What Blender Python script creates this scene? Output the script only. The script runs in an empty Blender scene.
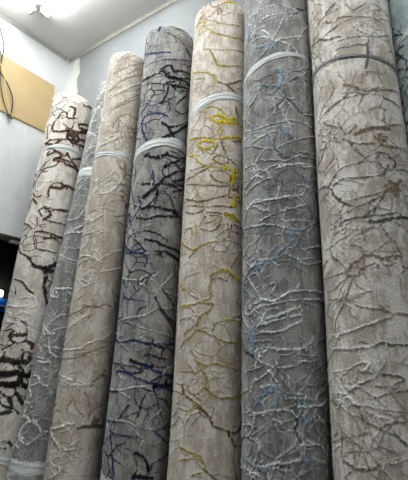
import bpy, math, random
import numpy as np
from mathutils import Vector, Matrix

sc = bpy.context.scene
COL = sc.collection
R_ = math.radians

# ------------------------------------------------------------------ helpers
def nodes_of(name):
    m = bpy.data.materials.new(name); m.use_nodes = True
    nt = m.node_tree; nt.nodes.clear()
    out = nt.nodes.new('ShaderNodeOutputMaterial')
    b = nt.nodes.new('ShaderNodeBsdfPrincipled')
    nt.links.new(b.outputs[0], out.inputs[0])
    return m, nt, b

def N(nt, typ, **kw):
    n = nt.nodes.new(typ)
    for k, v in kw.items():
        if k.startswith('i_'):
            key = k[2:]
            n.inputs[int(key) if key.isdigit() else key].default_value = v
        else:
            setattr(n, k, v)
    return n

def rgba(c): return (c[0], c[1], c[2], 1.0)

def mix(nt, fac, a, b, blend='MIX'):
    n = nt.nodes.new('ShaderNodeMix'); n.data_type = 'RGBA'; n.blend_type = blend
    for sock, val in ((n.inputs[0], fac), (n.inputs[6], a), (n.inputs[7], b)):
        if isinstance(val, bpy.types.NodeSocket): nt.links.new(val, sock)
        elif isinstance(val, tuple): sock.default_value = rgba(val)
        else: sock.default_value = val
    return n.outputs[2]

def ramp(nt, val, lo, hi):
    n = nt.nodes.new('ShaderNodeMapRange'); n.interpolation_type = 'SMOOTHSTEP'
    nt.links.new(val, n.inputs[0]); n.inputs[1].default_value = lo; n.inputs[2].default_value = hi
    return n.outputs[0]

def math_n(nt, op, a, b=0.0):
    n = nt.nodes.new('ShaderNodeMath'); n.operation = op
    for s, v in ((n.inputs[0], a), (n.inputs[1], b)):
        if isinstance(v, bpy.types.NodeSocket): nt.links.new(v, s)
        else: s.default_value = v
    return n.outputs[0]

def coords(nt, scale=(1, 1, 1)):
    t = nt.nodes.new('ShaderNodeTexCoord'); mp = nt.nodes.new('ShaderNodeMapping')
    mp.inputs['Scale'].default_value = scale
    nt.links.new(t.outputs['Object'], mp.inputs[0]); return mp.outputs[0]

def noise(nt, vec, scale, detail=3.0, rough=0.55):
    n = nt.nodes.new('ShaderNodeTexNoise'); n.inputs['Scale'].default_value = scale
    n.inputs['Detail'].default_value = detail; n.inputs['Roughness'].default_value = rough
    nt.links.new(vec, n.inputs['Vector']); return n.outputs[0]

def bump(nt, b, height, strength, dist):
    n = nt.nodes.new('ShaderNodeBump'); n.inputs['Strength'].default_value = strength
    n.inputs['Distance'].default_value = dist
    nt.links.new(height, n.inputs['Height']); nt.links.new(n.outputs[0], b.inputs['Normal'])

def plain(name, c, rough=0.6, metal=0.0, var=0.08, scale=20.0, bumpd=0.0):
    m, nt, b = nodes_of(name)
    f = noise(nt, coords(nt), scale)
    b.inputs['Roughness'].default_value = rough; b.inputs['Metallic'].default_value = metal
    d = tuple(x * (1 - var) for x in c); l = tuple(min(1, x * (1 + var)) for x in c)
    nt.links.new(mix(nt, f, d, l), b.inputs['Base Color'])
    if bumpd: bump(nt, b, f, 0.6, bumpd)
    return m

def emit(name, c, strength):
    m, nt, b = nodes_of(name)
    b.inputs['Base Color'].default_value = rgba((0.8, 0.8, 0.8))
    b.inputs['Emission Color'].default_value = rgba(c)
    b.inputs['Emission Strength'].default_value = strength
    return m

def np_mesh(name, verts, faces, smooth=True):
    """verts (n,3) array, faces (m,4) array"""
    me = bpy.data.meshes.new(name)
    verts = np.asarray(verts, np.float32); faces = np.asarray(faces, np.int32)
    k = faces.shape[1]
    me.vertices.add(len(verts)); me.vertices.foreach_set('co', verts.ravel())
    me.loops.add(faces.size); me.loops.foreach_set('vertex_index', faces.ravel())
    me.polygons.add(len(faces))
    me.polygons.foreach_set('loop_start', np.arange(0, faces.size, k, dtype=np.int32))
    me.polygons.foreach_set('use_smooth', np.full(len(faces), smooth))
    me.update(calc_edges=True)
    return me

def link(name, me, mat, parent=None):
    o = bpy.data.objects.new(name, me); COL.objects.link(o)
    if mat: me.materials.append(mat)
    if parent: o.parent = parent
    return o

class MB:
    """collects boxes and tubes into one mesh"""
    def __init__(s): s.v = []; s.f = []
    def box(s, lo, hi):
        n = len(s.v); x0, y0, z0 = lo; x1, y1, z1 = hi
        s.v += [(x0,y0,z0),(x1,y0,z0),(x1,y1,z0),(x0,y1,z0),(x0,y0,z1),(x1,y0,z1),(x1,y1,z1),(x0,y1,z1)]
        s.f += [tuple(n+i for i in q) for q in ((0,3,2,1),(4,5,6,7),(0,1,5,4),(1,2,6,5),(2,3,7,6),(3,0,4,7))]
        return s
    def tube(s, pts, r, seg=10):
        pts = [Vector(p) for p in pts]; n0 = len(s.v)
        for i, p in enumerate(pts):
            t = (pts[min(i+1, len(pts)-1)] - pts[max(i-1, 0)]).normalized()
            u = t.orthogonal().normalized() if i == 0 else (u - t*u.dot(t)).normalized()
            w = t.cross(u)
            for k in range(seg):
                a = 2*math.pi*k/seg; s.v.append(tuple(p + (u*math.cos(a) + w*math.sin(a))*r))
        for i in range(len(pts)-1):
            for k in range(seg):
                a = n0+i*seg+k; b = n0+i*seg+(k+1) % seg
                s.f.append((a, b, b+seg, a+seg))
        s.f.append(tuple(n0+k for k in reversed(range(seg))))
        s.f.append(tuple(n0+(len(pts)-1)*seg+k for k in range(seg)))
        return s
    def build(s, name, mat, parent=None, bevel=0.0, smooth=False):
        me = bpy.data.meshes.new(name); me.from_pydata(s.v, [], s.f); me.update()
        if smooth:
            for p in me.polygons: p.use_smooth = True
        o = link(name, me, mat, parent)
        if bevel:
            b = o.modifiers.new('bevel', 'BEVEL'); b.width = bevel; b.segments = 2; b.limit_method = 'ANGLE'
        return o

def tag(o, label, cat, group=None):
    o['label'] = label; o['category'] = cat
    if group: o['group'] = group
    return o

def empty(name, loc):
    o = bpy.data.objects.new(name, None); COL.objects.link(o)
    o.location = loc; o.empty_display_size = 0.1
    return o

def structure(o):
    o['kind'] = 'structure'; return o

# ------------------------------------------------------------------ data measured for the rolls
ROLLS = {
 1: ((-2.8710,1.6942,0.0164),(-2.8950,2.0754,3.7209),0.1680),
 2: ((-2.5315,1.6902,0.0195),(-2.4201,2.1626,3.7209),0.1503),
 3: ((-2.1220,1.6821,0.0103),(-2.0995,1.9681,3.7209),0.1425),
 4: ((-1.6913,1.7527,0.0089),(-1.6838,1.9632,3.7209),0.1667),
 5: ((-1.2520,1.7646,0.0115),(-1.2768,2.0042,3.7209),0.1798),
 6: ((-0.8380,1.7506,0.0089),(-0.8528,1.9346,3.7209),0.1825),
 7: ((-0.4248,1.7373,0.0101),(-0.4515,1.9316,3.7209),0.1918),
 8: ((-0.0900,1.9014,0.0091),(-0.1180,2.1000,3.7209),0.1700),
}
STRAPS = {
 1: [(3.134, 0.03, 0.035), (0.904, -0.029, 0.07)],
 2: [(2.842, -0.003, 0.079), (0.862, 0.012, 0.087)],
 3: [(2.833, 0.0, 0.045)],
 4: [(2.75, 0.049, 0.059), (0.912, -0.035, 0.047)],
 5: [(2.921, 0.059, 0.054)],
 6: [(2.986, 0.043, 0.034)],
 7: [(2.817, -0.035, 0.017)],
 8: [(2.941, -0.045, 0.044)],
}
VEINS = {
 1: """
B 6.8 27,3434 32,3472 47,3477 53,3431 74,3455
*B 18.2 36,3447
B 5.7 54,3545 65,3544 69,3498 66,3457 78,3454
B 8.3 90,3614 105,3632 145,3700
B 5.7 29,3434 15,3363 18,3301 40,3288 64,3318 90,3343 129,3403
B 4.6 -2,3376 14,3339
B 3.4 -8,3371 3,3225
B 7.8 64,3318 60,3253 76,3236 96,3278 120,3310
B 6.6 2,3178 15,3206 41,3216 62,3231
B 6.6 1,3191 26,3162 45,3206
B 9.1 63,3268 83,3319 105,3369 137,3456
B 6.9 86,3410 92,3384 125,3420
B 5.8 86,3410 110,3454 127,3477
B 7.8 76,3247 85,3297 96,3278 82,3219 64,3245
B 6.7 90,3220 130,3265
B 6.6 12,3124 33,3120 38,3097 17,3063 19,3097
B 6.5 34,3108 57,3084 55,3059 39,3028
B 6.5 36,3016 64,3021 109,3012
B 5.4 39,3028 45,3042 106,3042
B 7.6 69,3108 89,3052 117,3012
B 5.5 88,3073 117,3133
B 5.4 61,3065 70,3097
B 7.6 69,3003 117,3008
B 3.2 18,3005 12,2916
B 3.2 6,2931 43,2972 53,3024
B 4.2 -5,2727 14,2695 26,2704
B 5.2 44,2696 42,2771 52,2820 69,2833
B 6.3 45,2783 68,2788 84,2828 115,2837
B 5.3 69,2833 90,2813
B 3.2 -30,2795 -3,2858 7,2919
T 3.5 20,3588 42,3614 73,3606 95,3673
T 3.5 -3,3554 33,3522 52,3569
T 3.5 60,3681 79,3642 105,3706
B 5.2 1,2679 15,2641
B 6.2 41,2589 53,2605 70,2606 102,2631
B 5.1 43,2610 59,2556 46,2507
B 5.1 45,2569 67,2593
B 6.1 46,2511 66,2499 103,2514
B 4.1 37,2598 28,2576 38,2536
B 3.2 -6,2684 -12,2582 -30,2502
B 3.0 -30,2502 15,2443 31,2341 38,2293 46,2266 69,2268 94,2269
B 4.0 30,2401 53,2408 73,2401 103,2399
B 5.0 56,2359 75,2372 100,2355
B 6.0 70,2389 82,2378 101,2407
B 4.0 -30,2323 -3,2248 20,2213 33,2185 42,2148
*B 15.8 31,2194
K 6.9 42,2145 68,2132 90,2167 99,2194
K 7.8 68,2132 78,2090 78,2015 84,1954 95,1886
K 5.9 79,2120 99,2135
B 3.9 -3,2037 25,2014 43,1962 56,1939
B 3.9 3,1988 14,1931
B 3.0 -17,2023 -9,1945
B 3.1 -30,2314 -30,2165 -17,2023
T 3.9 29,1887 40,1907 56,1902 66,1880
T 3.9 -16,1856 27,1833 51,1847
T 3.9 45,1926 58,1921 71,1864 60,1841
T 2.9 -30,1824 24,1779 42,1800 68,1773
T 3.9 -16,1856 -5,1764 14,1727
T 2.9 0,1772 32,1763 46,1740 63,1762
T 2.9 -6,1728 29,1727 40,1703
B 4.8 43,1739 57,1717 61,1658 61,1615 51,1595 36,1592 25,1616 22,1649 30,1667
*B 23.1 27,1633
B 6.7 38,1643 59,1649
B 6.7 62,1607 77,1595 77,1561
B 4.8 9,1539 26,1565 39,1593
K 8.6 8,1473 30,1475 49,1463 60,1473 72,1468 78,1503
K 10.5 49,1463 60,1433 54,1391 31,1387 20,1369
K 8.6 60,1433 78,1380 84,1406
K 8.6 24,1322 48,1318 67,1330
K 5.7 54,1391 72,1347 68,1314
K 5.7 57,1547 70,1534 82,1530
K 5.7 61,1490 62,1523
K 4.8 19,1523 17,1474
K 8.6 18,1385 38,1380 54,1399 66,1386 64,1337
K 8.6 66,1386 84,1382 90,1399
K 8.6 24,1322 43,1317 62,1329 82,1317
K 6.7 56,1328 63,1274 51,1241 28,1276
K 5.7 51,1241 61,1181 47,1187 34,1207
K 5.7 63,1274 75,1229 85,1207
K 4.8 61,1181 77,1152
K 5.7 40,1140 60,1158
K 5.7 69,1346 82,1309
K 5.7 53,972 68,981 76,951
K 4.8 55,944 66,937
T 2.9 53,965 67,988 73,1062
""",
 2: """
W 3.2 4,3424 -15,3371 -17,3232
W 3.1 -34,3181 5,3166 27,3204
W 3.0 -14,3024 6,3052 34,3115
W 3.0 -11,2911 6,2964 33,3026
W 2.9 -14,2659 3,2710 25,2747
W 3.2 -34,3422 1,3427 22,3451
W 3.2 -34,3280 -2,3298 24,3320
W 3.0 -10,3020 13,3049 31,3069
W 3.1 -34,3186 -18,3211 17,3148
W 2.9 -29,2736 -2,2776 15,2789 32,2769
W 3.2 -7,3386 14,3442
W 3.8 39,2567 25,2485 4,2449 -34,2474
W 3.7 -6,2356 19,2378 47,2424
W 3.7 -34,2334 5,2352 36,2352 49,2396
W 3.7 -34,2237 4,2239 32,2230 53,2257
W 3.6 -22,2194 17,2155 39,2141 48,2154
W 2.8 -34,2126 -6,2159 5,2229
W 2.8 -34,2068 -12,2115
W 4.5 -13,1894 -7,1936 23,1943 45,1949
W 4.5 -34,1971 -13,1894 6,1882
W 3.5 34,1937 49,1908
W 2.8 -34,2219 -3,2176 -19,2146
W 3.6 -34,1919 14,1882 5,1925
W 3.6 -26,1718 7,1658 17,1635
W 4.4 -12,1601 1,1634 27,1645
W 2.7 1,1634 -19,1700
W 3.5 19,1619 22,1557 38,1514 60,1506
W 3.6 -34,1579 0,1538 -11,1498 15,1485
W 2.6 28,1558 50,1557
W 2.6 -9,1658 24,1750 47,1773
W 2.6 28,1669 53,1694
W 3.5 -34,1365 8,1378 16,1342 -21,1306
W 3.5 8,1378 24,1336 40,1326
W 3.5 22,1418 47,1410 55,1428
W 2.7 -34,1348 -34,1404
W 2.6 -4,1491 32,1482
W 5.3 -34,1125 1,1142 17,1119 32,1123
W 5.4 -20,1115 -34,1083
W 4.4 -9,1168 -8,1133
W 4.5 17,1119 -7,1069 -7,1007 -24,946 -34,908
W 5.3 -13,1033 14,994
*W 14.2 3,1011
W 4.3 24,990 41,1029 49,1065 62,1075
W 3.5 48,1072 33,1116
W 3.6 -34,984 1,969
W 3.5 -4,1022 10,1020
W 3.5 -5,1467 17,1463 33,1474
""",
 3: """
S 3.9 4,3299 40,3321 77,3374 117,3473
S 3.8 7,3181 38,3215 72,3303 106,3386
W 2.9 5,3352 44,3387
S 3.7 31,3061 43,3114 64,3158 81,3156 124,3179
S 4.6 47,3045 63,3016 106,3057
*S 16.6 99,3047
S 3.6 48,3096 44,3034 57,3000
W 2.7 1,2932 29,2961 54,2979
S 3.7 64,3077 78,3050 109,3103
S 2.7 5,2891 24,2923 52,2948
S 3.7 82,2984 130,2999
S 3.5 77,2774 86,2707 118,2726
S 3.5 63,2744 80,2721 75,2660
S 3.5 63,2614 87,2615 137,2680
S 3.4 80,2581 103,2558
*N 11.8 83,2538
W 2.6 1,2627 21,2657 51,2699
W 2.6 3,2544 34,2620 47,2642
W 2.5 -37,2260 6,2264 43,2289
W 2.5 -37,2347 12,2347 38,2390
S 2.5 -14,2402 23,2415
W 3.2 -37,2108 -6,2118 29,2105 50,2076
W 2.4 -20,2067 15,2089
W 3.2 1,1948 15,1993 31,2017 38,2010
W 3.2 1,1948 17,1915 35,1947
W 2.4 31,2009 50,1966
W 2.4 9,1962 22,1946
S 3.9 -37,1741 9,1763 29,1793 54,1798 71,1818
W 2.4 2,1839 16,1869
S 3.9 -8,1646 15,1689 37,1720 46,1766 39,1787
S 3.2 -37,1672 -6,1720 24,1763 41,1803 72,1796
W 2.4 -18,1662 10,1704 38,1750
W 3.1 -37,1547 3,1545 31,1554 45,1585 84,1622
S 3.1 -37,1490 15,1497 37,1513 51,1536 87,1572
S 3.9 68,1354 86,1396 100,1419
W 2.3 -5,1351 10,1380 32,1362 56,1352
W 2.3 15,1327 25,1368
S 3.1 65,1367 82,1403 98,1439
W 2.3 0,1392 31,1375 56,1365
W 2.3 -9,1378 19,1360 39,1350 61,1366
W 2.4 -37,1418 5,1386
S 3.9 53,1318 67,1280 72,1248
S 3.1 19,1235 29,1269
S 3.1 31,1289 40,1238 60,1195
S 3.1 21,1249 20,1222
*N 28.2 89,1163
N 6.3 52,1137 73,1144 137,1144
S 3.9 70,1183 77,1228 108,1254
W 3.9 -37,1114 9,1131 25,1153 40,1155
W 4.0 -37,1114 -7,1077 14,1039 22,985 18,949 27,921 6,886
W 3.1 29,1011 22,980
W 2.3 33,1036 56,1075
S 3.2 118,1081 120,1016 137,947
W 2.3 14,1039 34,1024
S 3.1 23,3606 57,3651 110,3760
S 3.0 8,3491 36,3527 81,3613 137,3721
S 3.9 3,3342 34,3417 69,3485 121,3595
W 2.9 3,3278 35,3320 73,3412 109,3493
W 3.1 18,3619 44,3676 90,3731
S 3.8 8,3139 37,3205 72,3272 123,3406
S 3.0 53,3490 83,3581
S 4.6 54,3028 71,3073 96,3053 119,3086
S 3.6 52,2988 68,2970 114,3037
W 2.7 -3,2896 30,2922 53,2969
S 3.5 74,2800 82,2741 109,2762
S 3.5 66,2727 83,2723 82,2666
S 3.5 70,2656 101,2687
S 3.4 69,2609 93,2640
*N 15.3 100,2491
N 4.3 87,2515 112,2513 137,2556
S 3.4 71,2565 97,2597
S 3.3 67,2385 100,2419
S 3.4 76,2356 137,2354
S 3.4 84,2503 72,2548
W 2.6 18,2621 44,2678 55,2720
W 2.5 24,2530 50,2552 74,2659
*S 11.6 116,2206
S 3.2 88,1934 96,1891 133,1884 108,1826
S 3.2 137,1628 100,1605 86,1608
W 2.4 49,2092 74,2144 109,2192
W 2.4 54,2014 88,2046 115,2079
S 2.4 69,1818 92,1819
S 3.2 130,1523 137,1547
""",
 4: """
S 3.8 38,3670 53,3658 87,3669 129,3719
S 3.7 23,3629 49,3591 56,3545
S 2.8 56,3545 20,3515 -1,3505
S 3.7 49,3591 69,3572 91,3540
S 2.9 59,3696 63,3649 88,3638
D 6.6 15,3665 13,3635
D 3.8 -16,3613 -6,3628
D 4.6 -30,3504 4,3457 28,3451 46,3455
K 5.6 86,3530 98,3503
D 4.5 -20,3382 7,3383 33,3391 66,3414 110,3488
K 5.3 -28,3285 0,3272 23,3283 45,3256 63,3261 129,3375
K 5.3 23,3293 37,3341 49,3346 56,3312 79,3343 98,3358
K 4.4 38,3302 47,3286
K 6.2 32,3301 45,3266 70,3270 113,3290
K 4.4 -24,3238 2,3220 29,3204 52,3203 86,3246
K 6.1 46,3208 65,3205 103,3248 129,3252
K 4.2 47,3189 43,3121 33,3053
K 4.4 77,3280 72,3195 104,3230
K 4.3 73,3167 83,3193
D 4.2 0,3069 -16,3033
D 4.2 -20,3001 -3,3054 14,3087
D 4.1 -8,2976 10,2987 35,2980 50,2967
S 3.4 6,3121 37,3129
S 3.3 60,3124 45,3020
K 4.2 66,3027 85,3023 111,3107
K 3.4 68,3076 98,3200
D 4.9 -13,2973 -9,2894 2,2830 11,2780
K 5.6 39,2917 54,2889 68,2830
K 4.9 45,2813 59,2847 74,2880 97,2950 129,3045
*K 14.4 56,2836
K 4.2 54,2889 79,2933 129,3054
K 7.9 8,2695 32,2672 54,2696 79,2701 119,2747
*K 14.0 54,2704
K 5.5 14,2701 8,2687
K 4.7 53,2619 67,2654 87,2693
K 4.7 50,2618 49,2567 60,2557 82,2610 129,2682
K 4.8 80,2659 89,2636 127,2715
K 3.9 55,2654 53,2619
K 4.0 119,2747 113,2667
D 3.9 -28,2660 -16,2586 -23,2527
D 3.8 29,2587 25,2530
D 3.0 34,2513 29,2587
K 4.5 8,2502 26,2497 43,2499 50,2534 63,2567
K 7.5 43,2499 28,2448 15,2418
*K 13.4 23,2433
K 3.8 51,2502 74,2502 94,2498
K 4.7 73,2534 118,2614
K 3.9 65,2503 129,2567
K 3.9 75,2470 129,2558
K 3.0 41,2466 35,2401 23,2353
K 3.0 41,2466 42,2434 38,2370
K 3.7 55,2463 70,2417 83,2348 92,2324
D 5.2 1,2424 10,2372 2,2328 -12,2289
*D 12.0 -7,2365
D 3.9 -31,2518 -14,2403
K 5.2 11,2340 31,2353 58,2345 91,2347
*K 11.9 80,2337
K 4.4 4,2288 28,2275 43,2292 92,2324
K 3.8 92,2332 129,2330
D 5.3 -44,2373 -15,2260 -34,2228 -6,2177
K 4.3 8,2194 25,2206 49,2187 63,2163
K 3.6 3,2158 17,2117 29,2087
K 4.4 26,2153 48,2142 70,2122 129,2121
K 3.6 69,2166 67,2120
K 5.8 47,2082 65,2090 103,2070 129,2083
*K 14.2 57,2079
K 3.5 47,2068 63,2059
D 4.4 -37,2167 -19,2094 6,2090 20,2102
D 4.4 -44,2188 -9,2096 21,2072 29,2087
D 4.2 29,2065 33,2021 29,2000
W 3.6 -36,1947 -4,1925 21,1921 33,1943
D 4.9 18,1928 19,1886
D 3.6 -23,1926 -10,1884
D 2.8 -4,1918 -6,1890
W 2.8 24,1900 35,1880 46,1854 53,1863
W 2.8 41,1930 52,1904 66,1867 129,1856
K 2.8 66,1881 83,1832 107,1794
K 3.5 54,1828 63,1783 86,1730 129,1697
W 2.8 -21,1700 15,1715 40,1730 61,1769 81,1776 129,1812
D 2.9 -29,1701 -30,1640 -34,1600
D 4.2 -34,1600 -4,1584 19,1597 49,1581 114,1596
W 2.1 65,1895 85,1962 100,2023
D 2.8 -11,1697 27,1669
W 2.1 27,1669 52,1646 94,1631
K 3.5 61,1769 96,1692 129,1620
D 3.6 115,1589 129,1551
K 3.4 40,1503 48,1530 58,1519 84,1510
S 2.8 64,1763 95,1706
K 2.9 95,2034 92,1988
K 3.4 -1,1462 14,1469 32,1458 42,1441 30,1433 12,1438 -1,1462
K 4.8 18,1495 38,1478 58,1462
*K 9.6 41,1460
D 3.5 -36,1481 2,1475
D 4.2 43,1472 74,1439 123,1424
D 4.2 -15,1436 15,1432 36,1403 55,1387 83,1365 129,1346
K 4.8 55,1387 64,1407 80,1427
*K 16.5 66,1370
*K 15.3 89,1390
K 7.1 68,1376 129,1378
W 3.5 80,1433 93,1467 129,1497
W 3.5 98,1448 107,1488
W 2.8 4,1363 8,1400
W 2.8 -44,1339 2,1344 28,1360 51,1369
W 2.8 2,1338 25,1305
D 3.6 -43,1339 -4,1337
W 2.0 40,1278 41,1307
K 3.4 56,1351 46,1308 43,1272 40,1225
D 3.5 98,1359 88,1304 83,1267
W 2.8 81,1255 61,1209 55,1168
D 4.1 6,1208 19,1263 24,1276
D 5.7 -44,1196 -3,1194
D 4.2 -10,1181 -10,1128 -1,1051 7,960
W 2.8 0,1201 20,1199 43,1179 57,1168
D 3.5 -3,1142 20,1136 45,1133 54,1122
W 2.1 54,1122 47,1083 52,1061
K 5.5 41,1060 52,1050 62,1016 66,971
*K 15.3 66,993
D 4.3 91,1165 129,1175
W 2.8 57,1168 70,1162
D 3.5 70,1162 89,1125 118,1070 101,1035 77,1019 70,1004
K 6.3 42,957 57,956 75,948
W 2.2 -43,1070 -29,983
K 3.5 46,984 42,962
K 5.7 107,1429 120,1340
D 2.8 75,1162 98,1182 126,1219
""",
 5: """
S 2.7 -23,3670 3,3663 25,3660 51,3657
Y 6.3 45,3667 74,3691
*Y 10.9 76,3690
S 2.6 -26,3585 2,3544 26,3489
O 3.5 26,3489 47,3484 76,3507
O 3.4 -7,3511 17,3427 30,3402
O 4.2 12,3432 32,3401 52,3393 86,3422
S 2.7 25,3640 26,3559
O 3.5 -22,3465 6,3449
O 4.1 -1,3315 19,3293 43,3291 86,3327
O 4.0 13,3287 24,3216 30,3169 54,3180 87,3215
S 2.5 -1,3315 1,3388
O 4.0 -30,3193 -1,3148 21,3100 31,3053
N 3.9 31,3053 50,3043 78,3106
N 4.6 50,3034 63,3004 69,2986
N 3.1 69,3038 87,3042
S 2.4 -22,3131 6,3086
S 2.4 -20,3054 -6,3084
O 3.0 -2,2869 14,2888 28,2882 44,2851
Y 5.9 19,2810 31,2832 47,2811
N 4.5 67,2905 73,2846
Y 5.9 52,2810 70,2829
Y 3.7 35,2865 47,2836
Y 4.3 24,2800 38,2759 37,2678
Y 8.8 33,2791 62,2791
Y 5.9 59,2805 86,2799
Y 5.8 39,2679 58,2697 91,2724
N 2.9 63,2678 89,2705
Y 2.9 -29,2725 1,2701 26,2678 39,2679
Y 3.6 26,2670 26,2631 7,2623 -4,2658 7,2672 26,2662
O 3.5 10,2598 2,2636
Y 4.2 -21,2630 -5,2564 9,2521
Y 2.1 -25,2612 0,2590
N 2.8 27,2584 31,2615 35,2654
N 2.8 38,2576 52,2567 54,2538 41,2523 27,2553 36,2576
N 3.5 39,2663 49,2596
N 2.8 16,2510 27,2522
Y 4.1 9,2490 23,2508 41,2501 59,2496
*Y 16.5 50,2505
*Y 24.6 62,2445
*Y 16.6 73,2478
Y 11.0 67,2503 63,2408
O 2.7 21,2493 26,2425 18,2404
N 3.5 52,2567 64,2546 79,2508
N 2.7 24,2470 34,2484 48,2481 60,2451 55,2418 35,2417 24,2455
N 2.8 -21,2512 14,2503
N 2.8 -30,2469 -6,2472 19,2494
N 2.7 -35,2445 6,2402 42,2389 60,2406
*N 16.3 66,2385
N 4.7 60,2399 56,2345 61,2333 77,2348
N 4.8 76,2414 74,2374
Y 2.7 -5,2403 2,2346 -10,2340
*Y 17.3 66,2294
*Y 22.3 63,2224
Y 9.2 52,2235 78,2212
Y 6.7 68,2354 69,2296
N 3.4 -30,2347 7,2306 30,2315 56,2345
N 3.3 -23,2302 3,2280 17,2267 39,2273 61,2276
N 2.6 10,2305 15,2267 24,2223 43,2218
N 2.7 -27,2269 -2,2240 13,2247
N 2.0 18,2210 7,2158
N 2.6 44,2211 40,2155 28,2133 10,2150
N 2.6 55,2181 57,2148
N 2.6 69,2183 89,2173
Y 2.6 -1,2204 3,2132
O 2.6 -27,2153 -9,2167 -5,2122
N 2.6 20,2238 45,2233
N 2.6 53,2145 85,2141
N 2.6 58,2107 64,2180
N 2.7 88,2316 74,2323
O 3.3 -37,2106 -16,2061 0,2031 -8,2002
O 5.1 0,2031 16,2060 32,2072 49,2083
N 3.2 49,2089 70,2087 86,2072
O 2.6 86,2059 71,1994 61,1949
Y 5.7 46,1924 57,1928 72,1903 93,1897
*Y 11.5 80,1895
O 3.1 30,1902 42,1923 50,1932
O 3.1 32,1902 31,1839 33,1802
N 3.1 35,1883 47,1886 57,1877
N 3.1 57,1896 64,1912
O 2.5 -18,1901 -17,1855 -1,1805 13,1783
O 2.5 13,1783 24,1777 34,1796
O 3.7 -30,1752 -2,1755 16,1765 34,1759
O 4.3 36,1753 29,1722 15,1692 11,1656
O 3.1 -2,1743 8,1716
N 3.1 37,1634 45,1671 66,1688 93,1693
Y 3.1 55,1685 66,1688
Y 3.8 79,1687 95,1694
O 3.7 11,1638 26,1621 42,1599 54,1584 72,1583 96,1578
O 2.5 11,1638 5,1609 -4,1586
O 1.9 -27,1688 -1,1693
O 1.9 -21,1553 -9,1587
O 2.4 2,1539 16,1505
O 1.9 -19,1612 -2,1633 9,1656
O 2.4 37,1663 43,1652
O 3.1 12,1494 26,1472 43,1480 68,1467 97,1455
O 3.7 16,1483 24,1450 31,1412 31,1374 48,1333 69,1335 97,1353
O 2.4 31,1374 37,1343
O 2.5 82,1347 92,1414
N 3.1 -9,1386 -6,1348 9,1317 23,1293 32,1263
O 3.0 11,1312 19,1287
O 2.5 -12,1282 3,1274 13,1297
N 3.0 32,1263 40,1228 42,1213 66,1193
N 3.6 21,1272 29,1247
N 4.4 66,1193 83,1186 98,1216
N 5.0 66,1188 76,1136 74,1086 79,1035 83,995
N 3.1 76,1131 94,1127
O 3.1 -7,1116 9,1106 22,1094 29,1076 32,1047
O 3.1 -6,1066 15,1083 24,1080
N 3.1 32,1038 48,1005
O 2.5 16,1015 27,1027
N 3.1 83,1186 93,1232
N 3.6 21,1288 31,1268
""",
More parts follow.
